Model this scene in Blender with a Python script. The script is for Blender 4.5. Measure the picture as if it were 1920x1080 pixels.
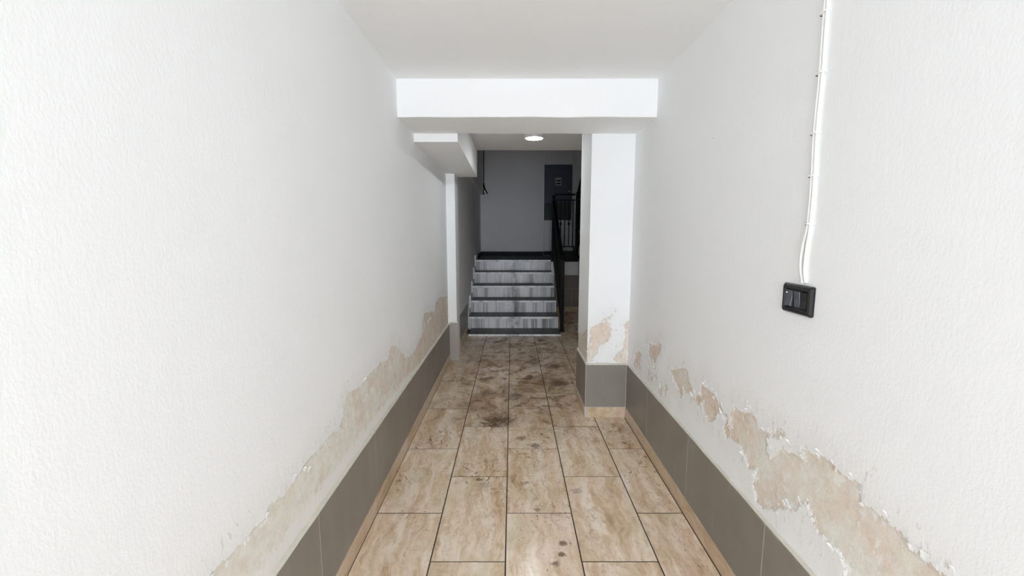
import bpy, bmesh, math, random
import numpy as np
from mathutils import Vector, noise as mnoise

random.seed(7)
SC = bpy.context.scene
COL = SC.collection
for o in list(bpy.data.objects):
    bpy.data.objects.remove(o)

# ------------------------------------------------------------------ camera, sky, exposure
cam = bpy.data.objects.new('camera', bpy.data.cameras.new('camera'))
COL.objects.link(cam)
cam.location = (0, 0, 1.302)
cam.rotation_euler = (math.pi / 2 - math.atan(103 / 805.0), 0, 0)
cam.data.sensor_width = 36
cam.data.lens = 805 * 36 / 1920
cam.data.clip_start = 0.02
SC.camera = cam

world = bpy.data.worlds.new('overcast_sky')
SC.world = world
world.use_nodes = True
bg = world.node_tree.nodes['Background']
bg.inputs[0].default_value = (0.90, 0.972, 1.065, 1)
bg.inputs[1].default_value = 12.1
world.cycles.sampling_method = 'MANUAL'
world.cycles.sample_map_resolution = 64

DOOR_Y = -3.3                                    # the open street door behind the camera
pl = bpy.data.lights.new('doorway_portal', 'AREA')
pl.shape = 'RECTANGLE'
pl.size, pl.size_y = 1.46, 2.15
pl.cycles.is_portal = True
po = bpy.data.objects.new('doorway_portal', pl)
COL.objects.link(po)
po.location = (0.085, DOOR_Y, 1.075)
po.rotation_euler = (math.pi / 2, 0, 0)          # shines along +Y into the hall

vs = SC.view_settings
vs.view_transform = 'Standard'
vs.look = 'None'
vs.gamma = 1
vs.use_curve_mapping = False
vs.exposure = 0.0
SC.cycles.max_bounces = 14
SC.cycles.diffuse_bounces = 12
SC.cycles.glossy_bounces = 4


# ------------------------------------------------------------------ helpers
def lin(*c):
    return tuple(((v / 255 / 12.92) if v / 255 <= 0.04045 else ((v / 255 + 0.055) / 1.055) ** 2.4) for v in c) + (1.0,)


class G:
    """a small node-graph writer"""
    def __init__(s, name):
        s.m = bpy.data.materials.new(name)
        s.m.use_nodes = True
        s.nt = s.m.node_tree
        s.b = s.nt.nodes['Principled BSDF']

    def n(s, t, ins=None, **props):
        nd = s.nt.nodes.new('ShaderNode' + t)
        for k, v in props.items():
            setattr(nd, k, v)
        for k, v in (ins or {}).items():
            s.put(nd.inputs[k], v)
        return nd

    def put(s, sock, v):
        if isinstance(v, bpy.types.NodeSocket):
            s.nt.links.new(v, sock)
        else:
            sock.default_value = v

    def math(s, op, a, b=0.0, c=0.0, clamp=False):
        nd = s.n('Math', {0: a, 1: b, 2: c}, operation=op)
        nd.use_clamp = clamp
        return nd.outputs[0]

    def vmath(s, op, a, b):
        return s.n('VectorMath', {0: a, 1: b}, operation=op).outputs[0]

    def noise(s, vec, scale, detail=4, rough=0.55, dist=0.0, out='Fac'):
        return s.n('TexNoise', {'Vector': vec, 'Scale': scale, 'Detail': detail, 'Roughness': rough, 'Distortion': dist}).outputs[out]

    def ramp(s, fac, stops, interp='LINEAR'):
        nd = s.n('ValToRGB', {0: fac})
        cr = nd.color_ramp
        cr.interpolation = interp
        while len(cr.elements) < len(stops):
            cr.elements.new(0.5)
        for e, (p, c) in zip(cr.elements, stops):
            e.position = p
            e.color = c if isinstance(c, tuple) else (c, c, c, 1)
        return nd.outputs[0]

    def step(s, v, lo, hi):
        return s.n('MapRange', {0: v, 1: lo, 2: hi, 3: 0.0, 4: 1.0}, interpolation_type='SMOOTHSTEP').outputs[0]

    def mix(s, f, a, b, mode='MIX'):
        nd = s.n('Mix', data_type='RGBA', blend_type=mode)
        s.put(nd.inputs[0], f)
        s.put(nd.inputs[6], a)
        s.put(nd.inputs[7], b)
        return nd.outputs[2]

    def bump(s, h, strength=0.3, dist=0.002, normal=None):
        nd = s.n('Bump', {'Height': h, 'Strength': strength, 'Distance': dist})
        if normal is not None:
            s.put(nd.inputs['Normal'], normal)
        return nd.outputs[0]

    def pos(s):
        return s.n('NewGeometry').outputs['Position']

    def obj(s):
        return s.n('TexCoord').outputs['Object']

    def rnd(s):
        return s.n('ObjectInfo').outputs['Random']

    def scale(s, v, sc):
        return s.vmath('MULTIPLY', v, sc)

    def attr(s, name):
        return s.n('Attribute', attribute_name=name).outputs['Fac']

    def shifted(s, vec, k=37.0):
        """vec moved by a random amount per object"""
        r = s.rnd()
        off = s.n('CombineXYZ', {0: s.math('MULTIPLY', r, k), 1: s.math('MULTIPLY', r, k * 1.7), 2: s.math('MULTIPLY', r, k * 0.6)}).outputs[0]
        return s.vmath('ADD', vec, off)

    def done(s, col=None, rough=None, normal=None, **kw):
        if col is not None:
            s.put(s.b.inputs['Base Color'], col)
        if rough is not None:
            s.put(s.b.inputs['Roughness'], rough)
        if normal is not None:
            s.put(s.b.inputs['Normal'], normal)
        for k, v in kw.items():
            s.put(s.b.inputs[k.replace('_', ' ')], v)
        return s.m


def obj(name, bm, m, parent=None, smooth=False):
    me = bpy.data.meshes.new(name)
    bm.normal_update()
    bm.to_mesh(me)
    bm.free()
    if m is not None:
        me.materials.append(m)
    if smooth:
        for p in me.polygons:
            p.use_smooth = True
    o = bpy.data.objects.new(name, me)
    COL.objects.link(o)
    if parent is not None:
        o.parent = parent
        o.matrix_parent_inverse = parent.matrix_world.inverted()
    return o


def tag(o, label, cat=None, group=None, kind=None):
    if label:
        o['label'] = label
    if cat:
        o['category'] = cat
    if group:
        o['group'] = group
    if kind:
        o['kind'] = kind
    return o


def thing(name, label, cat, loc=(0, 0, 0), group=None, kind=None):
    o = bpy.data.objects.new(name, None)
    o.empty_display_size = 0.05
    COL.objects.link(o)
    o.location = loc
    bpy.context.view_layer.update()
    return tag(o, label, cat, group, kind)


def box(bm, x0, x1, y0, y1, z0, z1, bev=0.0):
    v = [bm.verts.new(p) for p in ((x0, y0, z0), (x1, y0, z0), (x1, y1, z0), (x0, y1, z0), (x0, y0, z1), (x1, y0, z1), (x1, y1, z1), (x0, y1, z1))]
    fs = [bm.faces.new([v[i] for i in f]) for f in ((3, 2, 1, 0), (4, 5, 6, 7), (0, 1, 5, 4), (1, 2, 6, 5), (2, 3, 7, 6), (3, 0, 4, 7))]
    if bev:
        es = {e for f in fs for e in f.edges}
        bmesh.ops.bevel(bm, geom=list(es), offset=bev, segments=1, affect='EDGES', profile=0.5)
    return bm


def B(*a, **k):
    return box(bmesh.new(), *a, **k)


def prism(bm, pts, axis, a0, a1):
    """extrude a 2-D outline along an axis; pts are (y, z) for X, (x, z) for Y, (x, y) for Z"""
    def P(p, a):
        return (a, p[0], p[1]) if axis == 'X' else (p[0], a, p[1]) if axis == 'Y' else (p[0], p[1], a)
    lo = [bm.verts.new(P(p, a0)) for p in pts]
    hi = [bm.verts.new(P(p, a1)) for p in pts]
    n = len(pts)
    bm.faces.new(lo)
    bm.faces.new(list(reversed(hi)))
    for i in range(n):
        bm.faces.new((lo[i], hi[i], hi[(i + 1) % n], lo[(i + 1) % n]))
    bmesh.ops.recalc_face_normals(bm, faces=bm.faces)
    return bm


def tube(bm, pts, r, n=8, cap=True):
    pts = [Vector(p) for p in pts]
    rings = []
    up = None
    for i, p in enumerate(pts):
        d = (pts[min(i + 1, len(pts) - 1)] - pts[max(i - 1, 0)]).normalized()
        if up is None:
            up = d.orthogonal().normalized()
        up = (up - d * up.dot(d)).normalized()
        s = d.cross(up)
        rings.append([bm.verts.new(p + (up * math.cos(2 * math.pi * k / n) + s * math.sin(2 * math.pi * k / n)) * r) for k in range(n)])
    for a, b in zip(rings, rings[1:]):
        for k in range(n):
            bm.faces.new((a[k], a[(k + 1) % n], b[(k + 1) % n], b[k]))
    if cap:
        bm.faces.new(list(reversed(rings[0])))
        bm.faces.new(rings[-1])
    return bm


def lathe(bm, prof, c, n=32, flip=False):
    """profile of (radius, z) turned about the vertical through c"""
    rings = []
    for r, z in prof:
        if r < 1e-6:
            rings.append([bm.verts.new((c[0], c[1], c[2] + z))])
        else:
            rings.append([bm.verts.new((c[0] + r * math.cos(2 * math.pi * k / n), c[1] + r * math.sin(2 * math.pi * k / n), c[2] + z)) for k in range(n)])
    for a, b in zip(rings, rings[1:]):
        for k in range(n):
            k2 = (k + 1) % n
            q = [a[k % len(a)], a[k2 % len(a)], b[k2 % len(b)], b[k % len(b)]]
            q = list(dict.fromkeys(q))
            if len(q) > 2:
                bm.faces.new(q)
    bmesh.ops.recalc_face_normals(bm, faces=bm.faces)
    return bm


def smooth_path(pts, n=8):
    P = [Vector(p) for p in pts]
    out = []
    for i in range(len(P) - 1):
        p0, p1, p2, p3 = P[max(i - 1, 0)], P[i], P[i + 1], P[min(i + 2, len(P) - 1)]
        for k in range(n):
            t = k / n
            out.append(0.5 * ((2 * p1) + (-p0 + p2) * t + (2 * p0 - 5 * p1 + 4 * p2 - p3) * t * t + (-p0 + 3 * p1 - 3 * p2 + p3) * t ** 3))
    out.append(P[-1])
    return out


# ------------------------------------------------------------------ materials
WHITE_A, WHITE_B = (0.870, 0.884, 0.892, 1), (0.890, 0.905, 0.914, 1)


def roller_white(g, p):
    big = g.noise(p, 1.3, 2)
    return g.ramp(big, [(0.3, WHITE_A), (0.7, WHITE_B)])


def make_wall_plain():
    """upper, sound part of the roller-textured walls"""
    g = G('white_wall_paint')
    p = g.pos()
    mid = g.noise(g.scale(p, (1, 1, 0.35)), 30, 3, 0.6)
    fine = g.noise(g.scale(p, (1, 1, 0.6)), 170, 2, 0.6)
    white = roller_white(g, p)
    vor = g.n('TexVoronoi', {'Vector': p, 'Scale': 4.5, 'Randomness': 1.0})
    pit = g.math('MULTIPLY', g.math('LESS_THAN', vor.outputs['Distance'], 0.014),
                 g.math('GREATER_THAN', g.n('SeparateColor', {0: vor.outputs['Color']}).outputs[0], 0.55))
    white = g.mix(g.math('MULTIPLY', pit, 0.75), white, (0.2, 0.19, 0.18, 1))
    h = g.math('ADD', g.math('MULTIPLY', fine, 0.7), mid)
    return g.done(white, 0.7, g.bump(h, 0.26, 0.0026), Specular_IOR_Level=0.25)


def make_wall_paint():
    g = G('white_wall_paint_peeling')
    p = g.pos()
    mid = g.noise(g.scale(p, (1, 1, 0.35)), 30, 3, 0.6)
    fine = g.noise(g.scale(p, (1, 1, 0.6)), 170, 2, 0.6)
    white = roller_white(g, p)
    # damp: the attribute is 0.2 at the edge of the bare plaster, more inside, less outside
    d = g.attr('damp')
    n1 = g.noise(p, 20, 4, 0.65)
    n2 = g.noise(g.scale(p, (1, 1, 0.5)), 90, 2, 0.6)
    wob = g.math('ADD', g.math('MULTIPLY', g.math('SUBTRACT', n1, 0.5), 0.060), g.math('MULTIPLY', g.math('SUBTRACT', n2, 0.5), 0.034))
    dd = g.math('ADD', d, wob)
    bare = g.step(dd, 0.197, 0.203)
    # scuffed and blistered paint around the edge
    near = g.math('MULTIPLY', g.step(dd, 0.09, 0.19), g.math('SUBTRACT', 1.0, bare))
    white = g.mix(g.math('MULTIPLY', near, 0.35), white, (0.78, 0.775, 0.755, 1))
    flk = g.noise(g.scale(p, (1, 1, 0.42)), 58, 4, 0.68)
    flake = g.math('MULTIPLY', g.step(flk, 0.60, 0.65), g.step(dd, 0.10, 0.18))
    flake = g.math('MULTIPLY', flake, g.math('SUBTRACT', 1.0, bare))
    white = g.mix(g.math('MULTIPLY', flake, 0.55), white, (0.56, 0.53, 0.50, 1))
    # bare plaster: grey-green cream to warm tan, with salt bloom
    tone = g.attr('tone')
    c1 = g.noise(p, 6, 4, 0.6)
    c2 = g.noise(p, 28, 4, 0.68)
    c3 = g.noise(g.vmath('ADD', p, (3.1, 7.7, 1.9)), 11, 3, 0.6)
    cream = g.ramp(c2, [(0.3, (0.69, 0.68, 0.60, 1)), (0.5, (0.775, 0.765, 0.70, 1)), (0.72, (0.83, 0.82, 0.78, 1))])
    tan = g.ramp(c2, [(0.25, (0.58, 0.47, 0.37, 1)), (0.5, (0.70, 0.60, 0.50, 1)), (0.75, (0.78, 0.71, 0.63, 1))])
    plaster = g.mix(g.math('ADD', g.math('MULTIPLY', g.math('SUBTRACT', c1, 0.5), 3.6), tone, clamp=True), cream, tan)
    plaster = g.mix(g.math('MULTIPLY', g.step(c3, 0.48, 0.62), g.math('MULTIPLY', tone, 1.1, clamp=True)), plaster, (0.76, 0.64, 0.55, 1))
    fleck = g.step(g.noise(g.scale(g.vmath('ADD', p, (4.0, 1.0, 2.0)), (1, 1, 0.7)), 24, 5, 0.72), 0.585, 0.625)
    plaster = g.mix(g.math('MULTIPLY', fleck, 0.6), plaster, (0.85, 0.85, 0.83, 1))
    salt = g.attr('salt')
    sn = g.math('ADD', salt, g.math('MULTIPLY', g.math('SUBTRACT', g.noise(g.scale(p, (1, 1, 0.6)), 34, 4, 0.7), 0.5), 0.9))
    plaster = g.mix(g.math('MULTIPLY', g.step(sn, 0.40, 0.60), 0.85), plaster, (0.84, 0.84, 0.83, 1))
    left = g.math('MULTIPLY', g.step(flk, 0.585, 0.61), g.math('SUBTRACT', 1.0, g.step(dd, 0.21, 0.25)))
    plaster = g.mix(g.math('MULTIPLY', left, 0.8), plaster, (0.83, 0.83, 0.82, 1))
    edge = g.math('MULTIPLY', bare, g.math('SUBTRACT', 1.0, g.step(dd, 0.2, 0.213)))  # dark rim: shadow of the paint lip put into the plaster colour
    plaster = g.mix(g.math('MULTIPLY', edge, 0.22), plaster, (0.44, 0.38, 0.32, 1))
    col = g.mix(bare, white, plaster)
    h = g.math('ADD', g.math('MULTIPLY', fine, 0.7), mid)
    h = g.math('SUBTRACT', h, g.math('MULTIPLY', bare, g.math('ADD', 1.2, g.math('MULTIPLY', c2, 1.4))))
    h = g.math('ADD', h, g.math('MULTIPLY', near, g.math('MULTIPLY', flk, 2.0)))
    return g.done(col, 0.72, g.bump(h, 0.26, 0.0026), Specular_IOR_Level=0.25)


def make_plain_white(name, c=(0.885, 0.897, 0.902, 1), rough=0.75):
    g = G(name)
    p = g.pos()
    big = g.noise(p, 1.5, 3)
    col = g.mix(g.math('MULTIPLY', big, 0.10), c, (c[0] * 0.8, c[1] * 0.8, c[2] * 0.79, 1))
    h = g.math('ADD', g.noise(p, 120, 3, 0.6), g.math('MULTIPLY', g.noise(p, 9, 3), 2.0))
    return g.done(col, rough, g.bump(h, 0.25, 0.002), Specular_IOR_Level=0.25)


def make_travertine(name, dirt=True):
    g = G(name)
    p = g.pos()
    r = g.rnd()
    o = g.shifted(g.obj())
    warp = g.scale(g.noise(o, 4.0, 3, 0.6, out='Color'), (0.13, 0.2, 0.13))
    q = g.vmath('ADD', o, warp)
    vein = g.noise(g.scale(q, (1.0, 0.13, 1.0)), 15, 5, 0.66)
    vein2 = g.noise(g.scale(q, (1.0, 0.22, 1.0)), 46, 4, 0.65)
    cloud = g.noise(q, 4.5, 3, 0.6)
    col = g.ramp(vein, [(0.30, lin(176, 146, 114)), (0.42, lin(210, 184, 153)), (0.50, lin(224, 203, 178)), (0.58, lin(232, 216, 196)), (0.70, lin(236, 224, 210))])
    col = g.mix(g.math('MULTIPLY', g.step(vein2, 0.50, 0.68), 0.5), col, lin(186, 154, 122))
    col = g.mix(g.math('MULTIPLY', g.step(cloud, 0.48, 0.7), g.math('MULTIPLY', r, 0.7)), col, lin(234, 208, 194))
    col = g.mix(g.math('MULTIPLY', g.step(g.noise(g.vmath('ADD', q, (5.0, 2.0, 1.0)), 5, 3), 0.50, 0.66), 0.45), col, lin(204, 190, 156))
    brown = g.step(g.noise(g.vmath('ADD', g.scale(q, (1, 0.5, 1)), (1.0, 9.0, 4.0)), 9, 4, 0.68), 0.56, 0.70)
    col = g.mix(g.math('MULTIPLY', brown, 0.5), col, lin(176, 144, 112))
    # small mineral pits
    pit = g.math('MULTIPLY', g.step(g.noise(g.scale(q, (1, 0.6, 1)), 85, 2, 0.6), 0.66, 0.70), g.step(cloud, 0.47, 0.6))
    col = g.mix(g.math('MULTIPLY', pit, 0.7), col, lin(112, 84, 60))
    rough = 0.3
    if dirt:
        sep = g.n('SeparateXYZ', {0: p})
        X, Y = sep.outputs[0], sep.outputs[1]
        # trodden mud: thick in the middle of the passage, thinning towards the street door and the walls
        xb = g.math('SUBTRACT', 1.0, g.math('MULTIPLY', g.step(g.math('ABSOLUTE', g.math('ADD', X, -0.06)), 0.28, 0.62), 0.6))
        area = g.math('MULTIPLY', g.step(Y, 2.35, 3.3), xb)
        wp = g.vmath('ADD', p, g.scale(g.noise(p, 5, 4, 0.65, out='Color'), (0.30, 0.30, 0)))
        m1 = g.noise(g.scale(wp, (1.0, 0.9, 1)), 9, 5, 0.70)
        m2 = g.noise(wp, 34, 4, 0.7)
        film = g.math('MULTIPLY', area, g.step(g.math('ADD', g.math('MULTIPLY', m1, 0.5), g.math('MULTIPLY', g.noise(p, 2.2, 3), 0.5)), 0.36, 0.62))
        col = g.mix(g.math('MULTIPLY', film, 0.8), col, lin(142, 114, 84))
        smear = g.math('MULTIPLY', g.step(g.math('ADD', m1, g.math('MULTIPLY', area, 0.10)), 0.58, 0.74), g.math('MULTIPLY', g.step(Y, 2.3, 3.0), xb))
        col = g.mix(g.math('MULTIPLY', smear, 0.72), col, lin(94, 64, 40))
        sel = g.step(g.noise(p, 3.1, 2), 0.47, 0.58)
        speck = g.math('MULTIPLY', g.step(m2, 0.565, 0.62), g.math('MULTIPLY', sel, g.step(Y, 1.3, 2.4)))
        col = g.mix(g.math('MULTIPLY', speck, 0.8), col, lin(84, 58, 38))
        for (hx, hy, hr, k) in ((-0.10, 2.86, 0.15, 0.9), (0.41, 3.62, 0.13, 0.8), (0.43, 4.1, 0.10, 0.8), (0.03, 3.3, 0.10, 0.6), (0.175, 1.555, 0.022, 0.75), (0.20, 1.60, 0.018, 0.75), (0.215, 1.665, 0.018, 0.75), (0.33, 2.04, 0.045, 0.45), (0.12, 1.885, 0.025, 0.6), (-0.14, 2.09, 0.05, 0.35), (0.06, 2.60, 0.045, 0.6), (0.14, 2.50, 0.04, 0.6)):
            dst = g.n('VectorMath', {0: p, 1: (hx, hy, 0)}, operation='DISTANCE').outputs['Value']
            blob = g.math('SUBTRACT', 1.0, g.step(g.math('ADD', dst, g.math('MULTIPLY', g.math('SUBTRACT', g.math('ADD', g.math('MULTIPLY', m2, 0.6), g.math('MULTIPLY', m1, 0.4)), 0.5), hr * 4.5)), hr * 0.2, hr))
            col = g.mix(g.math('MULTIPLY', blob, k), col, lin(84, 54, 30))
        rough = g.math('ADD', 0.22, g.math('MULTIPLY', g.math('ADD', film, smear, clamp=True), 0.25))
    if not dirt:
        col = g.mix(0.4, col, lin(172, 152, 124))
    return g.done(col, rough, Specular_IOR_Level=0.45)


def make_grey_tile(name='matt_grey_tile', k=1.0):
    g = G(name)
    p = g.pos()
    o = g.shifted(g.obj())
    tone = g.ramp(g.noise(o, 3, 3), [(0.3, lin(128 * k, 122 * k, 114 * k)), (0.7, lin(142 * k, 136 * k, 128 * k))])
    drip = g.noise(g.scale(p, (1, 1, 0.10)), 22, 4, 0.6)
    col = g.mix(g.math('MULTIPLY', g.step(drip, 0.55, 0.75), 0.16), tone, lin(168, 166, 158))
    sp = g.step(g.noise(p, 160, 2), 0.77, 0.79)
    col = g.mix(g.math('MULTIPLY', sp, 0.5), col, lin(200, 198, 190))
    return g.done(col, g.math('ADD', 0.30, g.math('MULTIPLY', drip, 0.22)), g.bump(g.noise(p, 60, 3), 0.05, 0.001), Specular_IOR_Level=0.4)


def make_marble(name, light, dark, rough=0.28, axis=0):
    g = G(name)
    p = g.shifted(g.obj())
    sc = (1.0, 0.02, 0.02)
    q = g.scale(g.vmath('ADD', p, g.scale(g.noise(p, 8, 2, out='Color'), (0.02, 0.02, 0.02))), sc)
    a = g.noise(q, 9, 3, 0.6)
    b = g.noise(q, 34, 3, 0.7)
    f = g.math('ADD', g.math('MULTIPLY', a, 0.6), g.math('MULTIPLY', b, 0.4))
    mid = tuple((l + d) / 2 for l, d in zip(light, dark))
    col = g.ramp(f, [(0.36, dark), (0.45, mid), (0.52, light), (0.62, light)])
    gp = g.pos()
    sx = g.n('SeparateXYZ', {0: gp}).outputs[0]
    # worn grime down the middle of the flight
    grime = g.math('MULTIPLY', g.math('SUBTRACT', 1.0, g.step(g.math('ABSOLUTE', g.math('ADD', sx, -0.03)), 0.0, 0.13)), g.math('MULTIPLY', g.step(g.noise(gp, 9, 4), 0.35, 0.62), 0.9))
    col = g.mix(g.math('MULTIPLY', grime, 0.9), col, (0.05, 0.048, 0.045, 1))
    return g.done(col, rough, Specular_IOR_Level=0.5)


def make_simple(name, c, rough=0.5, metal=0.0, nscale=40, var=0.15, **kw):
    g = G(name)
    p = g.pos()
    n = g.noise(p, nscale, 3)
    col = g.mix(g.math('MULTIPLY', n, var), c, tuple(v * 0.6 for v in c[:3]) + (1,))
    return g.done(col, rough, g.bump(n, 0.06, 0.001), Metallic=metal, **kw)


M_PEEL = make_wall_paint()
M_WALL = make_wall_plain()
M_PLAIN = make_plain_white('white_ceiling_paint')
M_REAR = make_plain_white('grey_white_stairwell_paint', (0.865, 0.865, 0.875, 1))
M_TILE = make_travertine('travertine_look_tile')
M_SKIRT = make_travertine('travertine_look_skirting', False)
M_GREY = make_grey_tile()
M_PALE = make_grey_tile('frontlit_grey_tile', 1.25)  # same grey tile made paler: front light put into its colour
M_GROUT = make_simple('dark_grout', lin(74, 58, 44), 0.9)
M_RIM = make_simple('cream_filler', (0.70, 0.67, 0.58, 1), 0.85, nscale=60, var=0.5)
M_JOINT = make_simple('pale_tile_joint', (0.55, 0.53, 0.48, 1), 0.85)
M_MARB = make_marble('streaked_grey_marble', (0.74, 0.745, 0.76, 1), (0.20, 0.205, 0.21, 1))
M_NOSE = make_marble('frontlit_marble_nosing', (0.86, 0.87, 0.88, 1), (0.50, 0.50, 0.51, 1))  # bright step edges: light from the front put into the marble colour
M_TREAD = make_marble('grimy_dimmed_marble_tread', (0.10, 0.10, 0.095, 1), (0.035, 0.035, 0.033, 1), 0.5)  # grime, plus the dim light on step tops put into the colour
M_BLACK = make_simple('black_granite', (0.008, 0.008, 0.009, 1), 0.5, Specular_IOR_Level=0.2)
M_LAND = make_simple('dark_granite_landing', (0.022, 0.022, 0.023, 1), 0.55, Specular_IOR_Level=0.15)
M_IRON = make_simple('black_wrought_iron', (0.006, 0.006, 0.0065, 1), 0.55, 0.0, Specular_IOR_Level=0.2)
M_PLASTIC = make_simple('black_switch_plastic', (0.012, 0.012, 0.013, 1), 0.28, var=0.05)
M_ROCKER = make_simple('slate_grey_rocker', (0.075, 0.085, 0.10, 1), 0.22, var=0.05)
M_CABLE = make_simple('white_cable_sheath', (0.90, 0.90, 0.89, 1), 0.45, var=0.03)
M_NAIL = make_simple('steel_nail', (0.05, 0.05, 0.05, 1), 0.6, 0.0)
M_CHROME = make_simple('brushed_lamp_ring', (0.80, 0.81, 0.82, 1), 0.35, 0.3)
M_CAB = make_simple('blue_grey_cabinet_paint', (0.075, 0.092, 0.14, 1), 0.5)
M_GREEN = make_simple('dark_green_panel_paint', (0.018, 0.035, 0.028, 1), 0.5)
M_VENT = make_simple('pale_vent_metal', (0.45, 0.46, 0.48, 1), 0.4)
M_PIPE = make_simple('grey_conduit', (0.16, 0.16, 0.165, 1), 0.5)


def make_lamp():
    g = G('lit_opal_diffuser')
    return g.done((0.95, 0.97, 1, 1), 0.35, Emission_Color=(0.93, 0.98, 1.0, 1), Emission_Strength=115.0)


M_LAMP = make_lamp()

# ------------------------------------------------------------------ the damp patches (world y, z on each wall)
LEFT_EDGE = [(4.42, .65), (3.8, .73), (3.6, .72), (3.53, .66), (3.35, .68), (3.12, .72), (3.04, .66), (3.01, .57), (2.88, .55), (2.79, .53), (2.66, .53), (2.52, .55), (2.49, .59), (2.41, .62), (2.38, .66), (2.25, .70), (2.19, .67), (2.14, .65), (2.01, .68), (1.93, .67), (1.82, .66), (1.77, .65), (1.61, .67), (1.57, .62), (1.53, .57), (1.46, .59), (1.4, .58), (1.28, .59), (1.19, .57), (1.14, .57), (1.06, .58), (1.03, .56), (.99, .57), (.96, .56), (.92, .57), (.85, .57), (.5, .56), (.0, .54), (-.4, .52), (-1.0, .5)]
LEFT_POLY = LEFT_EDGE + [(-1.3, .30), (4.5, .30)]
RIGHT_POLYS = [
    [(2.498, .657), (2.439, .653), (2.372, .667), (2.324, .702), (2.281, .704), (2.3, .655), (2.339, .616), (2.36, .578), (2.44, .549), (2.493, .571)],
    [(2.694, .549), (2.626, .548), (2.637, .508), (2.682, .453), (2.768, .426), (2.774, .467)],
    [(2.132, .602), (2.071, .63), (1.958, .674), (1.929, .661), (1.916, .628), (1.868, .6), (1.857, .575), (1.908, .57), (1.962, .557), (1.976, .52), (2.004, .509), (2.028, .54), (2.094, .565), (2.119, .586)],
    [(1.791, .636), (1.777, .655), (1.758, .683), (1.748, .659), (1.668, .655), (1.613, .638), (1.579, .62), (1.548, .621), (1.55, .589), (1.57, .605), (1.62, .596), (1.655, .554), (1.694, .529), (1.74, .543), (1.77, .595)],
    [(1.52, .64), (1.5, .67), (1.45, .67), (1.41, .7), (1.36, .68), (1.36, .66), (1.31, .67), (1.23, .71), (1.22, .7), (1.3, .66), (1.3, .61), (1.28, .6), (1.23, .65), (1.18, .67), (1.15, .67), (1.13, .67), (1.14, .7), (1.09, .71), (1.05, .72), (1.02, .71), (.98, .71), (.94, .72), (.93, .7), (.93, .68), (.9, .68), (.88, .68), (.85, .68), (.83, .68), (.8, .66), (.77, .66), (.7, .66), (.4, .64), (.0, .62), (-.6, .6), (-.9, .42), (.3, .45), (.96, .46), (.95, .49), (.98, .51), (1.01, .51), (1.05, .51), (1.07, .52), (1.1, .56), (1.13, .54), (1.14, .51), (1.18, .5), (1.21, .47), (1.27, .42), (1.3, .41), (1.33, .41), (1.36, .46), (1.34, .49), (1.35, .52), (1.39, .5), (1.42, .53), (1.45, .54), (1.51, .55), (1.52, .6)],
]
_r = random.Random(4)
for _ in range(16):                                  # small slivers where the paint is only starting to lift
    _y, _z = _r.uniform(2.15, 2.80), _r.uniform(0.42, 0.53)
    _w, _h = _r.uniform(0.008, 0.02), _r.uniform(0.02, 0.05)
    RIGHT_POLYS.append([(_y - _w, _z), (_y - _w * 0.4, _z + _h), (_y + _w * 0.3, _z + _h * 0.7), (_y + _w, _z + _h * 0.1), (_y, _z - _h * 0.6)])
RIGHT_POLYS.append([(1.87, .575), (1.80, .60), (1.76, .585), (1.78, .545), (1.83, .55)])
RIGHT_POLYS.append([(1.58, .565), (1.53, .58), (1.515, .55), (1.55, .52)])
PILLAR_POLYS = [
    [(.543, .558), (.55, .652), (.611, .673), (.655, .719), (.7, .744), (.668, .694), (.69, .652), (.68, .567), (.623, .524), (.6, .473), (.584, .439), (.56, .404), (.52, .39), (.52, .473)],
    [(.83, .71), (.784, .673), (.787, .609), (.785, .541), (.766, .49), (.725, .456), (.713, .43), (.735, .39), (.83, .39)],
]


def signed(U, V, polys):
    """signed distance (positive inside) of grid points to the nearest outline"""
    best = np.full(U.shape, -9.0)
    for P in polys:
        d2 = np.full(U.shape, 9.0)
        ins = np.zeros(U.shape, bool)
        n = len(P)
        for i in range(n):
            ax, ay = P[i]
            bx, by = P[(i + 1) % n]
            dx, dy = bx - ax, by - ay
            L = dx * dx + dy * dy + 1e-12
            t = np.clip(((U - ax) * dx + (V - ay) * dy) / L, 0, 1)
            d2 = np.minimum(d2, (U - ax - t * dx) ** 2 + (V - ay - t * dy) ** 2)
            c = ((ay > V) != (by > V)) & (U < (bx - ax) * (V - ay) / (by - ay + 1e-12) + ax)
            ins ^= c
        best = np.maximum(best, np.where(ins, 1, -1) * np.sqrt(d2))
    return best


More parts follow.
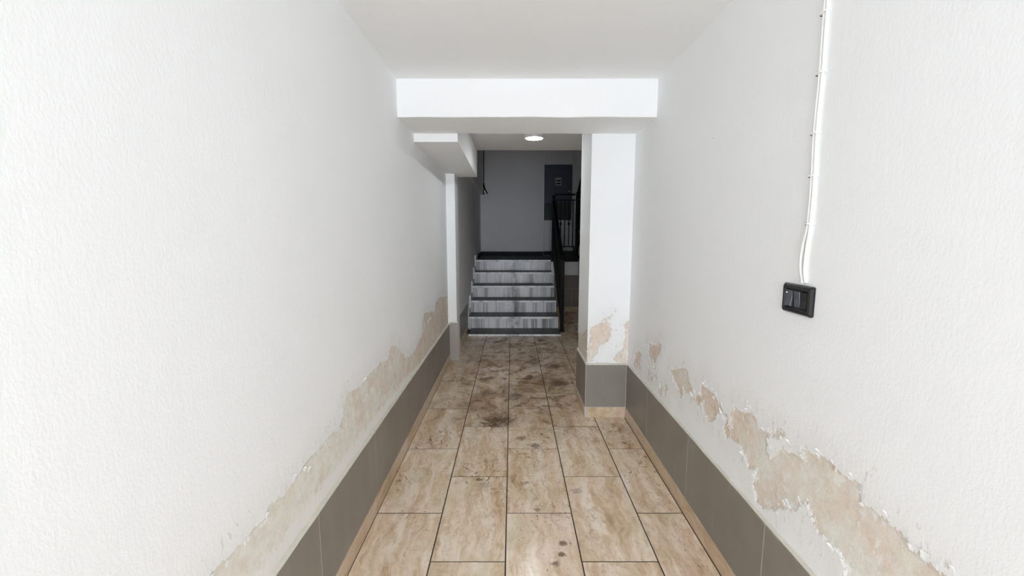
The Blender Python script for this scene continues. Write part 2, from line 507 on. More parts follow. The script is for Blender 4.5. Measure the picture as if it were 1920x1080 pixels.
def damp_sheet(name, us, vs_, place, inward, polys, solid, tone_f, salt_f, mat):
    """a finely divided wall face whose peeled areas are sunk, joined to the solid behind it"""
    U, V = np.meshgrid(np.array(us), np.array(vs_), indexing='ij')
    S = signed(U, V, polys)
    damp = np.clip(S + 0.2, 0, 0.4)
    nu, nv = U.shape
    verts = []
    for i in range(nu):
        for j in range(nv):
            u, v, s = U[i, j], V[i, j], S[i, j]
            k = min(max((s + 0.004) / 0.012, 0), 1)
            sink = 0.003 * k * k * (3 - 2 * k)
            if -0.05 < s < 0.02:
                sink -= 0.0022 * max(0, mnoise.noise((u * 18, v * 18, 3))) * (1 - abs(s + 0.015) / 0.035)
            verts.append(place(u, v, sink))
    faces = [(i * nv + j, (i + 1) * nv + j, (i + 1) * nv + j + 1, i * nv + j + 1) for i in range(nu - 1) for j in range(nv - 1)]
    if inward:
        faces = [f[::-1] for f in faces]
    n0 = len(verts)
    x0, x1, y0, y1, z0, z1 = solid
    verts += [(x0, y0, z0), (x1, y0, z0), (x1, y1, z0), (x0, y1, z0), (x0, y0, z1), (x1, y0, z1), (x1, y1, z1), (x0, y1, z1)]
    faces += [tuple(n0 + i for i in f) for f in ((3, 2, 1, 0), (4, 5, 6, 7), (0, 1, 5, 4), (1, 2, 6, 5), (2, 3, 7, 6), (3, 0, 4, 7))]
    me = bpy.data.meshes.new(name)
    me.from_pydata(verts, [], faces)
    me.materials.append(mat)
    me.materials.append(M_PEEL)
    zc = np.array(vs_)
    for k in range((nu - 1) * (nv - 1)):
        if 0.3 < zc[k % (nv - 1)] < 0.9:
            me.polygons[k].material_index = 1
    pad = np.zeros(8)
    for an, arr in (('damp', damp), ('tone', tone_f(U, V)), ('salt', salt_f(U, V))):
        a = me.attributes.new(an, 'FLOAT', 'POINT')
        a.data.foreach_set('value', np.concatenate([np.broadcast_to(arr, U.shape).ravel(), pad]).astype(np.float32))
    o = bpy.data.objects.new(name, me)
    COL.objects.link(o)
    return o


def spaced(*segs):
    out = []
    for a, b, n in segs:
        out += [a + (b - a) * i / n for i in range(n)]
    out.append(segs[-1][1])
    return out


# ------------------------------------------------------------------ the setting
XL, XR = -0.645, 0.815          # white faces of the two passage walls
ZC = 2.155                      # passage ceiling
BEAM_Y0, BEAM_Y1 = 2.52, 2.93
ZB = 1.95                       # underside of the beam
ZS = 4.6                        # stairwell ceiling
Y0 = DOOR_Y

zs = spaced((0.0, 0.34, 3), (0.34, 0.80, 46), (0.80, 0.96, 4), (0.96, ZC, 8))
wl = damp_sheet('wall_left', spaced((Y0, 0.2, 60), (0.2, 0.5, 15), (0.5, 4.29, 379)), zs, lambda u, v, s: (XL - s, u, v), False,
                [LEFT_POLY], (XL - 0.25, XL - 0.009, Y0, 4.35, 0, ZC + 0.2),
                lambda U, V: np.clip((U - 1.6) / 1.6, 0, 1) * 0.75 + 0.08,
                lambda U, V: np.clip(1.0 - (V - 0.385) / (0.10 + 0.06 * np.clip(2.6 - U, 0, 1)), 0, 1) * np.clip((3.3 - U) / 0.8, 0.25, 0.85), M_WALL)
tag(wl, 'white roller-painted wall on the left with one long band of bare damp plaster', 'wall', kind='structure')
wr = damp_sheet('wall_right', spaced((Y0, 0.2, 60), (0.2, 0.5, 15), (0.5, 2.95, 245)), zs, lambda u, v, s: (XR + s, u, v), True,
                RIGHT_POLYS, (XR + 0.009, XR + 0.25, Y0, 3.35, 0, ZC + 0.2),
                lambda U, V: 0.35 + 0.4 * np.clip((U - 1.25) / 0.3, 0, 1),
                lambda U, V: np.clip(1.0 - np.abs(V - 0.50) / 0.08, 0, 1) * np.clip((1.4 - U) / 0.2, 0, 1) * 0.6, M_WALL)
tag(wr, 'white painted wall on the right with scattered peeling patches and a light switch', 'wall', kind='structure')

XP = 0.527                      # passage-side face of the pillar
pil = damp_sheet('pillar', spaced((XP, XR + 0.01, 29)), spaced((0.0, 0.34, 3), (0.34, 0.80, 46), (0.80, 0.96, 4), (0.96, ZC, 6)),
                 lambda u, v, s: (u, BEAM_Y1 + s, v), True, PILLAR_POLYS, (XP + 0.02, XR + 0.02, BEAM_Y1 + 0.012, 3.35, 0, ZC),
                 lambda U, V: np.full(U.shape, 0.75), lambda U, V: np.zeros(U.shape), M_WALL)
tag(pil, 'white square pillar with peeled plaster just above its grey tile foot', 'pillar', kind='structure')
# its passage-side face, damp at the foot as well
side = damp_sheet('pillar_side', spaced((BEAM_Y1 + 0.003, 3.35, 30)), spaced((0.0, 0.34, 3), (0.34, 0.80, 30), (0.80, 0.96, 4), (0.96, ZC, 4)),
                  lambda u, v, s: (XP + s, u, v), False, [[(2.9, .64), (3.0, .62), (3.12, .56), (3.3, .52), (3.4, .5), (3.4, .3), (2.9, .3)]],
                  (XP + 0.012, XP + 0.05, BEAM_Y1 + 0.02, 3.345, 0.02, ZC - 0.02),
                  lambda U, V: np.full(U.shape, 0.55), lambda U, V: np.zeros(U.shape), M_WALL)
side.parent = pil
side['label'] = 'shaded passage side of the pillar'



def paint_flakes(name, parent, polys, place, n, seed, zmin=0.4):
    """small curled chips of paint that still hang at the rims of the bare patches: too many to count, one mesh"""
    rr = random.Random(seed)
    bm = bmesh.new()
    segs = [(P[i], P[(i + 1) % len(P)]) for P in polys for i in range(len(P))]
    lens = [math.dist(a, b) for a, b in segs]
    for _ in range(n):
        a, b = rr.choices(segs, lens)[0]
        t = rr.random()
        u, v = a[0] + (b[0] - a[0]) * t, a[1] + (b[1] - a[1]) * t
        if v < zmin or u > 4.25 or u < 0.2:
            continue
        u += rr.gauss(0, 0.008)
        v += rr.gauss(0, 0.008)
        w, h, ang = rr.uniform(0.004, 0.014), rr.uniform(0.006, 0.022), rr.uniform(-0.8, 0.8)
        lift = rr.uniform(0.002, 0.006)
        ca, sa = math.cos(ang), math.sin(ang)
        grid = []
        for k in range(4):
            f = k / 3
            row = []
            for q in (-0.5, 0.1, 0.5):
                du, dv = w * q * (1 - 0.35 * f), h * f
                row.append(bm.verts.new(place(u + du * ca - dv * sa, v + du * sa + dv * ca, -(0.0008 + lift * f * f * (1 + 0.6 * q)))))
            grid.append(row)
        for k in range(3):
            for q in range(2):
                bm.faces.new((grid[k][q], grid[k][q + 1], grid[k + 1][q + 1], grid[k + 1][q]))
    o = obj(name, bm, M_WALL, parent)
    md = o.modifiers.new('thick', 'SOLIDIFY')
    md.thickness = 0.0006
    o['kind'] = 'stuff'
    o['label'] = 'curled white paint flakes at the edges of the bare plaster'
    return o


paint_flakes('paint_flakes', wr, RIGHT_POLYS, lambda u, v, s: (XR + s, u, v), 260, 3, 0.44)
paint_flakes('paint_flakes', wl, [LEFT_EDGE], lambda u, v, s: (XL - s, u, v), 120, 5, 0.5)
paint_flakes('paint_flakes', pil, PILLAR_POLYS, lambda u, v, s: (u, BEAM_Y1 + s, v), 40, 8)

bm = B(-0.9, 2.3, Y0, BEAM_Y0 + 0.1, ZC, ZC + 0.2)
box(bm, -0.9, 2.3, BEAM_Y0 + 0.1, 4.6, ZC, ZC + 0.2)
tag(obj('ceiling', bm, M_PLAIN), 'low white ceiling over the passage, ending at the stairwell', 'ceiling', kind='structure')


def wavy_beam():
    bm = bmesh.new()
    n = 40
    rows = []
    for i in range(n + 1):
        x = XL - 0.005 + (XR - XL + 0.01) * i / n
        e = 0.0035 * mnoise.noise((x * 5, 1, 0))
        f = 0.003 * mnoise.noise((x * 6, 7, 0))
        rows.append([bm.verts.new(p) for p in ((x, BEAM_Y0, ZC + 0.01), (x, BEAM_Y0 + f, ZB + 0.004 + e), (x, BEAM_Y0 + 0.004, ZB + e), (x, BEAM_Y1 - 0.003, ZB - e), (x, BEAM_Y1, ZB + 0.003 - e), (x, BEAM_Y1, ZC + 0.01))])
    for a, b in zip(rows, rows[1:]):
        for k in range(5):
            bm.faces.new((a[k], b[k], b[k + 1], a[k + 1]))
    bm.faces.new(rows[0])
    bm.faces.new(rows[-1])
    bmesh.ops.recalc_face_normals(bm, faces=bm.faces)
    return bm


tag(obj('beam', wavy_beam(), M_PLAIN), 'bright white beam crossing the passage under the ceiling', 'beam', kind='structure')
bm = prism(bmesh.new(), [(2.925, 1.897), (4.52, 1.872), (4.52, ZC + 0.01), (2.925, ZC + 0.01)], 'X', XL - 0.01, -0.357)
tag(obj('bulkhead', bm, M_PLAIN), 'white boxed bulkhead behind the beam along the left wall', 'bulkhead', kind='structure')
bm = prism(bmesh.new(), [(4.52, 2.085), (8.40, 2.025), (8.40, ZS), (4.52, ZS)], 'X', XL - 0.01, -0.553)
tag(obj('bulkhead', bm, M_REAR), 'shadowy grey bulkhead high on the left of the stairs', 'bulkhead', kind='structure')

bm = B(XL - 0.01, -0.560, 4.290, 4.52, 0, 1.885, bev=0.004)
tag(obj('pilaster', bm, M_WALL), 'narrow white pilaster at the end of the left wall', 'pilaster', kind='structure')

XB = -0.605
tag(obj('wall_left_rear', B(XB - 0.25, XB, 4.30, 8.75, 0, ZS), M_REAR), 'grey shaded wall on the left beside the marble stairs', 'wall', kind='structure')
bm = B(-0.9, 0.614, 8.40, 8.75, 0, ZS)
box(bm, 0.614, 1.16, 8.50, 8.75, 0, 1.55)
box(bm, 0.614, 1.16, 8.50, 8.75, 2.61, ZS)
box(bm, 0.614, 1.16, 8.62, 8.75, 1.55, 2.61)
box(bm, 1.16, 2.3, 8.40, 8.75, 0, ZS)
tag(obj('wall_back', bm, M_REAR), 'plain grey white wall facing the top of the stairs', 'wall', kind='structure')
tag(obj('wall_right_rear', B(2.1, 2.3, 3.1, 8.75, 0, ZS), M_REAR), 'dark wall closing the stairwell on the right', 'wall', kind='structure')
tag(obj('wall_partition', B(XR + 0.1, 2.3, 3.10, 3.35, 0, ZC), M_REAR), 'hidden partition behind the pillar and right wall', 'wall', kind='structure')
tag(obj('wall_stairwell', B(-0.9, 2.3, 4.4, 4.6, ZC + 0.19, ZS), M_REAR), 'upper wall above the passage ceiling edge in the stairwell', 'wall', kind='structure')
tag(obj('ceiling_stairwell', B(-0.9, 2.3, 4.4, 8.75, ZS, ZS + 0.2), M_REAR), 'high dark ceiling over the stairwell', 'ceiling', kind='structure')

# ---- floor: screed with every tile its own object
floor = obj('floor', B(-0.9, 2.3, Y0 - 0.3, 8.75, -0.12, -0.004), M_GROUT)
tag(floor, 'beige travertine look floor of long staggered tiles, muddy towards the stairs', 'floor', kind='structure')
cols = [(-0.632, -0.327), (-0.327, -0.026), (-0.026, 0.279), (0.279, 0.585), (0.585, 0.888), (0.888, 1.192), (1.192, 1.496), (1.496, 1.80), (1.80, 2.10)]
tile_mesh = {}


def tile_bm(w, l):
    bm = bmesh.new()
    t, e = 0.012, 0.0012
    lo = [bm.verts.new((x, y, -t)) for x, y in ((0, 0), (w, 0), (w, l), (0, l))]
    mi = [bm.verts.new((x, y, -e)) for x, y in ((0, 0), (w, 0), (w, l), (0, l))]
    hi = [bm.verts.new((x, y, 0)) for x, y in ((e, e), (w - e, e), (w - e, l - e), (e, l - e))]
    for a, b in ((lo, mi), (mi, hi)):
        for k in range(4):
            bm.faces.new((a[k], a[(k + 1) % 4], b[(k + 1) % 4], b[k]))
    for f in bm.faces:
        f.material_index = 1
    bm.faces.new(hi)
    bm.faces.new(list(reversed(lo)))
    return bm


def floor_tile(x0, x1, y0, y1):
    g = 0.0015
    key = (round(x1 - x0, 4), round(y1 - y0, 4))
    if key not in tile_mesh:
        o = obj('tile', tile_bm(x1 - x0 - 2 * g, y1 - y0 - 2 * g * 0.6), M_TILE)
        o.data.materials.append(M_GROUT)
        tile_mesh[key] = o.data
    else:
        o = bpy.data.objects.new('tile', tile_mesh[key])
        COL.objects.link(o)
    o.location = (x0 + g, y0 + g * 0.6, random.uniform(-0.0006, 0.0003))
    o.parent = floor


PITCH = 0.6035
for ci, (cx0, cx1) in enumerate(cols):
    start = 1.862 if ci % 2 == 0 else 1.5625
    y = start - PITCH * 11
    while y < 7.1:
        a, b = max(y, Y0), min(y + PITCH, 7.10)
        if ci > 4 and b < 3.4:
            y += PITCH
            continue
        if ci > 4:
            a = max(a, 3.36)
        x1 = cx1
        if ci == 4 and b < 3.3:
            x1 = 0.8005
        if ci < 4 and a > 5.4:
            y += PITCH
            continue
        if b - a > 0.02:
            floor_tile(cx0, x1, a, b)
        y += PITCH


# ---- tiled wall foot: grey tiles above a travertine skirting, a rim of filler on top
def wall_foot(name, label, axis, face, sgn, runs, z1, skirt=True, rim=True, z0=None, skirt_runs=None, wall_gap=0.012, tile_mat=None):
    """runs: list of (a, b) along the wall; face: the coordinate of the tiles' visible face; sgn: +1 when the wall lies on the + side"""
    a0, a1 = runs[0][0], runs[-1][1]
    tile_mat = tile_mat or M_GREY
    zs0 = 0.078 if skirt else 0.0
    if z0 is not None:
        zs0 = z0

    def bx(u0, u1, d0, d1, za, zb, bev=0.0):
        lo, hi = sorted((face + sgn * d0, face + sgn * d1))
        return B(lo, hi, u0, u1, za, zb, bev=bev) if axis == 'X' else B(u0, u1, lo, hi, za, zb, bev=bev)
    root = obj(name, bx(a0, a1, 0.0010, wall_gap, zs0 if z0 is not None else 0.0, z1 - 0.002), M_JOINT)
    tag(root, label, 'baseboard', kind='structure')
    for (u0, u1) in runs:
        obj('tile', bx(u0 + 0.0022, u1 - 0.0022, 0.0, wall_gap - 0.001, zs0 + 0.001, z1, bev=0.0006), tile_mat, root)
    if skirt:
        for (u0, u1) in (skirt_runs or runs):
            obj('skirting_piece', bx(u0 + 0.0008, u1 - 0.0008, -0.003, wall_gap - 0.001, 0.0, 0.0765, bev=0.001), M_SKIRT, root)
    if rim:
        bm = bmesh.new()
        n = max(3, int((a1 - a0) / 0.02))
        prev = None
        for i in range(n + 1):
            u = a0 + (a1 - a0) * i / n
            w = 0.006 + 0.005 * mnoise.noise((u * 9, face * 3, 1)) + 0.003 * mnoise.noise((u * 31, face, 2))
            t = z1 + 0.007 + 0.006 * mnoise.noise((u * 7, 5, face))
            ring = []
            for d, z in ((0.0028 - w * 0.35, z1 - 0.003), (0.004 - w * 0.3, z1 + 0.002), (wall_gap * 0.6, t), (wall_gap + 0.004, t + 0.004), (wall_gap + 0.004, z1 - 0.003)):
                c = face + sgn * d
                ring.append(bm.verts.new((c, u, z) if axis == 'X' else (u, c, z)))
            if prev:
                for k in range(4):
                    bm.faces.new((prev[k], ring[k], ring[k + 1], prev[k + 1]))
            prev = ring
        bmesh.ops.recalc_face_normals(bm, faces=bm.faces)
        r = obj('filler_rim', bm, M_RIM, root)
        r['label'] = 'uneven cream filler on top of the grey tiles'
    return root


def runs(a, b, joints):
    e = [a] + [j for j in joints if a < j < b] + [b]
    return list(zip(e, e[1:]))


wall_foot('baseboard_left', 'grey tile band and beige skirting along the left wall', 'X', -0.6345, -1, runs(Y0, 4.285, [-4.1, -3.5, -2.9, -2.3, -1.7, -1.1, -0.5, 0.1, 0.70, 1.305, 1.893, 2.49, 3.10, 3.70]), 0.385,
          skirt_runs=runs(Y0, 4.285, [-4.1, -3.5, -2.9, -2.3, -1.7, -1.1, -0.56, 0.04, 0.655, 1.26, 1.862, 2.464, 3.068, 3.67]))
wall_foot('baseboard_right', 'grey tile band and beige skirting along the right wall below the switch', 'X', 0.8045, 1, runs(Y0, 2.912, [-4.1, -3.5, -2.9, -2.3, -1.7, -1.1, -0.55, 0.05, 0.655, 1.26, 1.858, 2.454]), 0.385,
          skirt_runs=runs(Y0, 2.912, [-4.1, -3.5, -2.9, -2.3, -1.7, -1.1, -0.56, 0.04, 0.655, 1.26, 1.862, 2.464]))
wall_foot('baseboard_pillar', 'square grey tile and short beige skirting on the front of the pillar', 'Y', 2.915, 1, [(0.5165, 0.8035)], 0.385, wall_gap=0.014, skirt_runs=[(0.529, 0.8035)])
wall_foot('baseboard_pillar_side', 'narrow grey tile on the passage side of the pillar', 'X', 0.5165, 1, [(2.9165, 3.19), (3.19, 3.35)], 0.385, skirt_runs=[(2.93, 3.35)])
wall_foot('baseboard_pilaster', 'single grey tile toned paler for its front light on the foot of the narrow pilaster', 'Y', 4.280, 1, [(-0.6335, -0.549)], 0.397, skirt=False, wall_gap=0.009, tile_mat=M_PALE)
wall_foot('baseboard_rear_left', 'grey tile band beside the foot of the stairs on the left', 'X', -0.592, -1, runs(4.525, 5.69, [5.1]), 0.37)
bb = wall_foot('baseboard_back', 'grey tile rows low on the dark wall right of the stairs', 'Y', 7.085, 1, runs(0.70, 2.09, [1.0, 1.6]), 0.385, rim=False)
for u0, u1 in ((0.70, 1.25), (1.25, 1.85), (1.85, 2.09)):
    obj('tile', B(u0 + 0.001, u1 - 0.001, 7.087, 7.098, 0.390, 0.62, bev=0.0008), M_GREY, bb)

# ------------------------------------------------------------------ stairs
RY = [5.715, 6.03, 6.345, 6.66, 6.975]
RZ = [0.183, 0.355, 0.527, 0.700, 0.872]
SX0, SX1, SXM = -0.588, 0.628, 0.03
stairs = thing('staircase', 'short flight of streaked grey marble steps at the end of the passage', 'stairs', (0.02, 5.72, 0))
core = bmesh.new()
prof = [(RY[0] + 0.02, 0)]
for k in range(5):
    prof += [(RY[k] + 0.02, RZ[k] - 0.03), ((RY[k + 1] if k < 4 else 7.2) + 0.02, RZ[k] - 0.03)]
prof += [(7.22, 0)]
obj('core', prism(core, prof, 'X', SX0 + 0.001, SX1 - 0.004), M_REAR, stairs)
for x0, x1 in ((-0.555, SXM), (SXM, 0.625)):
    obj('foot_slab', B(x0 + 0.0008, x1 - 0.0008, 5.357, 5.735, 0.0, 0.022, bev=0.0015), M_TREAD, stairs)
    obj('foot_nosing', B(x0 + 0.0008, x1 - 0.0008, 5.353, 5.3575, 0.001, 0.0215), M_NOSE, stairs)
for k in range(5):
    zb = 0.022 if k == 0 else RZ[k - 1]
    for x0, x1 in ((SX0, SXM), (SXM, SX1)):
        obj('riser', B(x0 + 0.0008, x1 - 0.0008, RY[k], RY[k] + 0.018, zb, RZ[k] - 0.0305), M_MARB, stairs)
        if k < 4:
            obj('tread', B(x0 + 0.0008, x1 - 0.0008, RY[k] - 0.014, RY[k + 1], RZ[k] - 0.030, RZ[k], bev=0.0012), M_TREAD, stairs)
        obj('nosing', B(x0 + 0.0008, x1 - 0.0008, RY[k] - 0.019, RY[k] - 0.0142, RZ[k] - 0.029, RZ[k] - 0.001), M_NOSE, stairs)
for k in range(5):
    zb = 0.03 if k == 0 else RZ[k - 1] + 0.001
    y1 = RY[k + 1] - 0.02 if k < 4 else 7.3
    s = obj('wall_string', B(-0.6035, -0.583, RY[k] - 0.03, y1, zb + (0.07 if k else 0.0), RZ[k] + 0.072, bev=0.001), M_PLAIN, stairs)

# landing of dark granite with a black skirting and kerb
land = obj('landing', B(XB, 2.1, 7.10, 8.40, 0.70, 0.840), M_REAR)
tag(land, 'dark polished stone landing at the top of the marble steps', 'landing', kind='structure')
for x0, x1 in ((XB + 0.002, SXM), (SXM, 0.64), (0.64, 1.3), (1.3, 2.09)):
    obj('slab', B(x0 + 0.001, x1 - 0.001, 6.958, 7.66, 0.8415, 0.872, bev=0.0015), M_LAND, land)
    obj('slab', B(x0 + 0.001, x1 - 0.001, 7.662, 8.398, 0.8415, 0.872, bev=0.0015), M_LAND, land)
obj('fascia', B(0.632, 2.09, 6.985, 7.10, 0.62, 0.841), M_PLAIN, land)
obj('kerb', B(0.635, 1.06, 6.955, 7.015, 0.873, 1.016, bev=0.002), M_BLACK, land)
obj('black_skirting', B(-0.604, 0.61, 8.380, 8.399, 0.873, 0.946, bev=0.001), M_BLACK, land)
obj('black_skirting', B(0.618, 1.155, 8.480, 8.499, 0.873, 0.946, bev=0.001), M_BLACK, land)
obj('black_skirting', B(-0.6045, -0.584, 7.31, 8.379, 0.873, 0.946, bev=0.001), M_BLACK, land)
tag(obj('wall_landing', B(0.632, 2.1, 7.099, 7.20, 0, 0.70), M_REAR), 'low shaded wall under the landing right of the stairs', 'wall', kind='structure')

# second flight, climbing back over the right-hand side
up = thing('staircase', 'upper flight turning back over the dark right side behind the pillar', 'stairs', (1.5, 6.75, 0.872))
prof = [(6.955, 0.871), (6.76, 0.873)]
z = 0.873
y = 6.76
for k in range(7):
    z += 0.17
    prof += [(y, z)]
    y -= 0.285
    prof += [(y, z)]
prof += [(y, z - 0.33), (6.70, 0.62), (6.955, 0.62)]
obj('flight_slab', prism(bmesh.new(), prof, 'X', 1.075, 2.09), M_REAR, up)
z, y = 0.873, 6.76
for k in range(7):
    z += 0.17
    obj('tread', B(1.072, 2.088, y - 0.285, y + 0.02, z + 0.0005, z + 0.03, bev=0.001), M_MARB, up)
    y -= 0.285


# ------------------------------------------------------------------ wrought-iron railings
def spiral(c, r, turns, a0, hand, n=22):
    pts = []
    for i in range(n + 1):
        t = i / n
        a = a0 + hand * turns * 2 * math.pi * t
        rr = r * (1 - 0.8 * t)
        pts.append((c[0], c[1] + rr * math.cos(a), c[2] + rr * math.sin(a)))
    return pts


def ramp_railing(root, x, ya, za, yb, zb, h_low, h_top, n):
    """a railing climbing from (ya, za) to (yb, zb) at a given x"""
    L = lambda t: (ya + (yb - ya) * t, za + (zb - za) * t)
    sl = (zb - za) / (yb - ya)
    d = 1 if yb > ya else -1
    # flat moulded handrail and two flat bars
    for nm, hz, w, t in (('handrail', h_top, 0.026, 0.030), ('upper_bar', h_top - 0.10, 0.013, 0.016), ('lower_bar', h_low, 0.014, 0.02)):
        bm = bmesh.new()
        a, b = (ya, za + hz), (yb, zb + hz)
        prism(bm, [(a[0], a[1] - t), (b[0], b[1] - t), (b[0], b[1]), (a[0], a[1])], 'X', x - w, x + w)
        if nm == 'handrail':
            bmesh.ops.bevel(bm, geom=list(bm.edges), offset=0.006, segments=2, affect='EDGES', profile=0.5)
        obj(nm, bm, M_IRON, root)
    for (yy, zz, hh) in ((ya, za, h_top + 0.03), (yb, zb, h_top + 0.02)):
        bm = B(x - 0.024, x + 0.024, yy - 0.024, yy + 0.024, zz, zz + hh, bev=0.003)
        box(bm, x - 0.034, x + 0.034, yy - 0.034, yy + 0.034, zz, zz + 0.02)
        lathe(bm, [(0.0, 0.05), (0.018, 0.044), (0.026, 0.026), (0.018, 0.008), (0.012, 0.0), (0.0, 0.0)], (x, yy, zz + hh), 12)
        obj('newel_post', bm, M_IRON, root)
    for i in range(1, n):
        t = i / n
        yy, zz = L(t)
        bm = B(x - 0.008, x + 0.008, yy - 0.008, yy + 0.008, zz + h_low - 0.01, zz + h_top - 0.085)
        lathe(bm, [(0.0, 0.035), (0.016, 0.022), (0.020, 0.0), (0.016, -0.022), (0.0, -0.035)], (x, yy, zz + (h_low + h_top) / 2), 8)
        obj('baluster', bm, M_IRON, root)
    for i in range(n):
        yy, zz = L((i + 0.5) / n)
        w = abs(yb - ya) / n
        r = w * 0.42
        bm = bmesh.new()
        zc = zz + (h_low + h_top) / 2
        for hgt, hand in ((0.17, 1), (-0.17, -1)):
            tube(bm, spiral((x, yy, zc + hgt), r, 1.4, -math.pi / 2 * hand, hand), 0.0065, 5)
            tube(bm, spiral((x, yy, zc + hgt * 2.0), r * 0.8, 1.3, math.pi / 2 * hand, hand), 0.006, 5)
        tube(bm, [(x, yy, zc - 0.17 - r), (x, yy - r * 0.5, zc), (x, yy, zc + 0.17 + r)], 0.006, 5)
        tube(bm, [(x, yy, zc - 0.17 - r), (x, yy + r * 0.5, zc), (x, yy, zc + 0.17 + r)], 0.006, 5)
        # beaten leaf in the middle of each bay
        lf = [bm.verts.new(p) for p in ((x - 0.012, yy, zc - 0.07), (x + 0.002, yy - r * 0.55, zc), (x - 0.012, yy, zc + 0.07), (x + 0.002, yy + r * 0.55, zc), (x - 0.022, yy, zc), (x + 0.012, yy, zc))]
        for a, b, c in ((0, 1, 4), (1, 2, 4), (2, 3, 4), (3, 0, 4), (1, 0, 5), (2, 1, 5), (3, 2, 5), (0, 3, 5)):
            bm.faces.new((lf[a], lf[b], lf[c]))
        obj('scroll_panel', bm, M_IRON, root)


rail = thing('stair_railing', 'black wrought iron railing climbing the right edge of the marble steps', 'railing', (0.66, 5.6, 0))
ramp_railing(rail, 0.662, 5.60, 0.0, 6.93, 0.895, 0.10, 0.93, 10)
rail2 = thing('stair_railing', 'black wrought iron railing of the upper flight, half hidden by the pillar', 'railing', (1.03, 6.93, 0.872))
ramp_railing(rail2, 1.035, 6.90, 0.92, 4.72, 2.22, 0.10, 0.95, 15)
lr = thing('landing_railing', 'short level black iron railing on the landing edge between the two flights', 'railing', (0.84, 6.985, 1.016))
for nm, z0, z1, w in (('handrail', 1.895, 1.925, 0.022), ('upper_bar', 1.815, 1.832, 0.012), ('lower_bar', 1.075, 1.095, 0.012)):
    obj(nm, B(0.69, 1.01, 6.985 - w, 6.985 + w, z0, z1, bev=0.003), M_IRON, lr)
for i in range(5):
    x = 0.715 + i * 0.066
    bm = B(x - 0.007, x + 0.007, 6.978, 6.992, 1.09, 1.82)
    if i % 2:
        lathe(bm, [(0.0, 0.03), (0.015, 0.018), (0.018, 0.0), (0.015, -0.018), (0.0, -0.03)], (x, 6.985, 1.45), 8)
    obj('baluster', bm, M_IRON, lr)
for x in (0.70, 1.0):
    obj('foot', B(x - 0.012, x + 0.012, 6.973, 6.997, 1.0165, 1.09), M_IRON, lr)

# ------------------------------------------------------------------ wall cabinet in the recess of the back wall
cab = thing('wall_cabinet', 'blue grey metal cabinet set in the back wall above the landing', 'cabinet', (0.89, 8.5, 1.55))
bm = B(0.618, 1.156, 8.49, 8.62, 1.552, 2.608)
obj('body', bm, M_CAB, cab)
obj('door', B(0.632, 1.142, 8.478, 8.4895, 1.885, 2.595, bev=0.003), M_CAB, cab)
low = obj('lower_panel', B(0.632, 1.142, 8.478, 8.4895, 1.565, 1.875, bev=0.003), M_GREEN, cab)
low['label'] = 'dark green lower panel'
v = obj('vent_plate', B(0.835, 0.955, 8.468, 8.4775, 2.215, 2.36, bev=0.002), M_VENT, cab)
for z in (2.235, 2.29):
    s = obj('slot', B(0.85, 0.94, 8.465, 8.4682, z, z + 0.028), M_BLACK, v)
    s['label'] = 'black slot'
k = obj('lock', lathe(bmesh.new(), [(0, 0), (0.012, 0), (0.012, 0.012), (0, 0.012)], (0, 0, 0), 12), M_CHROME, cab)
k.matrix_world = __import__('mathutils').Matrix.Translation((1.11, 8.4776, 2.1)) @ __import__('mathutils').Matrix.Rotation(math.pi / 2, 4, 'X')

tag(obj('trim_1', B(0.600, 0.618, 8.388, 8.50, 0.947, 2.85, bev=0.002), M_PLAIN), 'thin white corner strip beside the cabinet recess', 'trim', kind='structure')

# loose conduit and wires at the left of the back wall
con = thing('conduit', 'thin grey conduit with loose dark wires hanging high beside the left bulkhead', 'conduit', (-0.54, 8.38, 2.2))
obj('pipe', tube(bmesh.new(), [(-0.538, 8.385, ZS), (-0.538, 8.385, 2.24)], 0.012, 10), M_PIPE, con)
obj('wire', tube(bmesh.new(), smooth_path([(-0.538, 8.385, 2.25), (-0.525, 8.375, 2.17), (-0.495, 8.37, 2.10), (-0.470, 8.37, 2.045)]), 0.010, 8), M_IRON, con)
obj('wire', tube(bmesh.new(), smooth_path([(-0.540, 8.385, 2.25), (-0.546, 8.37, 2.19), (-0.528, 8.36, 2.14), (-0.55, 8.36, 2.10), (-0.538, 8.37, 2.03)]), 0.011, 8), M_IRON, con)

# ------------------------------------------------------------------ ceiling lamp
LX, LY = 0.187, 3.76
lamp = thing('ceiling_lamp', 'round lit ceiling lamp with a metal ring behind the beam', 'lamp', (LX, LY, ZC))
obj('ring', lathe(bmesh.new(), [(0.0, 0.0), (0.082, 0.0), (0.087, -0.008), (0.087, -0.050), (0.082, -0.059), (0.074, -0.061), (0.072, -0.055), (0.0, -0.051)], (LX, LY, ZC - 0.0005), 40), M_CHROME, lamp, True)
obj('diffuser', lathe(bmesh.new(), [(0.0715, -0.0555), (0.068, -0.060), (0.054, -0.064), (0.030, -0.067), (0.0, -0.068)], (LX, LY, ZC - 0.0005), 40), M_LAMP, lamp, True)
obj('spring_clip', B(LX - 0.106, LX - 0.084, LY - 0.012, LY + 0.012, ZC - 0.022, ZC - 0.004, bev=0.002), M_CHROME, lamp)

# ------------------------------------------------------------------ light switch on the right wall
sw = thing('light_switch', 'black three module light switch plate with two slate rockers on the right wall', 'light switch', (XR, 1.203, 1.115))
bm = bmesh.new()
SY0, SY1, SZ0, SZ1 = 1.141, 1.266, 1.0735, 1.1575


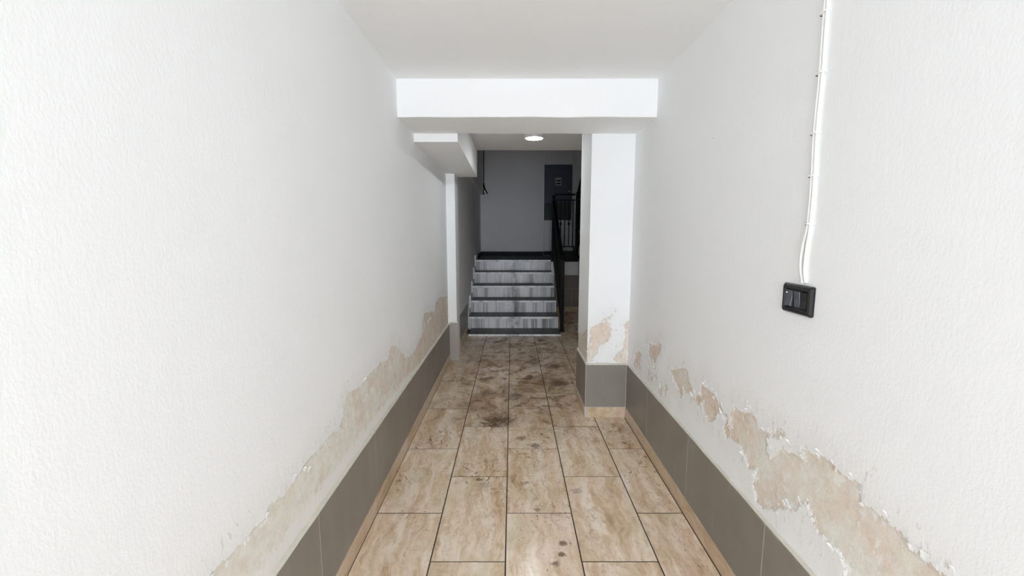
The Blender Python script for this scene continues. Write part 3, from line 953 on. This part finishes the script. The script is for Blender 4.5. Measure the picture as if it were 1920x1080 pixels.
def rect_ring(x, dy, dz, r):
    """rounded rectangle in the plane x"""
    pts = []
    for cy, cz, a in ((SY1 - dy - r, SZ1 - dz - r, 0), (SY0 + dy + r, SZ1 - dz - r, 90), (SY0 + dy + r, SZ0 + dz + r, 180), (SY1 - dy - r, SZ0 + dz + r, 270)):
        for k in range(5):
            t = math.radians(a + 22.5 * k)
            pts.append((x, cy + r * math.cos(t), cz + r * math.sin(t)))
    return [bm.verts.new(p) for p in pts]


rings = [rect_ring(XR + 0.003, 0, 0, 0.006), rect_ring(XR - 0.006, 0, 0, 0.006), rect_ring(XR - 0.011, 0.004, 0.004, 0.006), rect_ring(XR - 0.012, 0.013, 0.013, 0.004), rect_ring(XR - 0.008, 0.016, 0.016, 0.003), rect_ring(XR - 0.003, 0.016, 0.016, 0.003)]
for a, b in zip(rings, rings[1:]):
    for k in range(20):
        bm.faces.new((a[k], a[(k + 1) % 20], b[(k + 1) % 20], b[k]))
bm.faces.new(rings[-1])
bm.faces.new(list(reversed(rings[0])))
bmesh.ops.recalc_face_normals(bm, faces=bm.faces)
obj('plate', bm, M_PLASTIC, sw)


def rocker(y0, y1, m, tilt, name):
    bm = bmesh.new()
    za, zb = SZ0 + 0.018, SZ1 - 0.018
    zm = (za + zb) / 2
    prism(bm, [(XR - 0.003, za), (XR - 0.011 - tilt, za + 0.001), (XR - 0.0095, zm), (XR - 0.011 + tilt, zb - 0.001), (XR - 0.003, zb)], 'Y', y0, y1)
    bmesh.ops.bevel(bm, geom=list(bm.edges), offset=0.0012, segments=2, affect='EDGES', profile=0.5)
    return obj(name, bm, m, sw)


r1 = rocker(1.2235, 1.2485, M_ROCKER, 0.002, 'rocker')
r2 = rocker(1.1885, 1.2135, M_ROCKER, -0.002, 'rocker')
r3 = rocker(1.1585, 1.183, M_PLASTIC, 0.0, 'blank_module')
bm = bmesh.new()
bmesh.ops.create_icosphere(bm, subdivisions=2, radius=0.0022)
d = obj('screw_head', bm, M_CABLE, sw)
d['label'] = 'tiny bright dot on the far rocker'
d.matrix_world = __import__('mathutils').Matrix.Translation((XR - 0.0115, 1.2435, 1.131))

# ------------------------------------------------------------------ twin cable down to the switch
for nm, label, pts in (
        ('electric_cable', 'white cable running down the right wall and bowing out above the switch',
         [(1.193, ZC - 0.001), (1.195, 1.87), (1.192, 1.72), (1.194, 1.567), (1.1885, 1.455), (1.188, 1.327), (1.199, 1.275), (1.204, 1.235), (1.202, 1.20), (1.193, 1.178), (1.189, 1.163)]),
        ('electric_cable', 'white cable clipped beside the bowed one, hanging straight to the switch',
         [(1.1825, ZC - 0.001), (1.1845, 1.87), (1.1815, 1.72), (1.1835, 1.567), (1.178, 1.455), (1.1775, 1.327), (1.183, 1.275), (1.186, 1.235), (1.186, 1.20), (1.181, 1.180), (1.176, 1.166)])):
    e = bmesh.new()
    tube(e, smooth_path([(XR - 0.0045, y, z) for y, z in pts], 6), 0.0045, 8)
    c = tag(obj(nm, e, M_CABLE, None, True), label, 'cable')
    if 'bowing' in label:
        for z, y in ((2.05, 1.1895), (1.869, 1.1905), (1.719, 1.1875), (1.567, 1.1895), (1.455, 1.184), (1.327, 1.1835)):
            bm = bmesh.new()
            arc = [(XR + 0.001, y - 0.0140, z), (XR - 0.008, y - 0.0140, z), (XR - 0.0125, y - 0.009, z), (XR - 0.0125, y + 0.009, z), (XR - 0.008, y + 0.0140, z), (XR + 0.001, y + 0.0140, z)]
            tube(bm, arc, 0.0022, 6)
            cl = obj('cable_clip', bm, M_CABLE, c)
            bm = bmesh.new()
            bmesh.ops.create_cone(bm, cap_ends=True, segments=8, radius1=0.0036, radius2=0.0036, depth=0.004)
            n_ = obj('nail', bm, M_NAIL, cl)
            n_['label'] = 'dark nail head'
            n_.matrix_world = __import__('mathutils').Matrix.Translation((XR - 0.002, y + 0.0185, z)) @ __import__('mathutils').Matrix.Rotation(math.pi / 2, 4, 'Y')
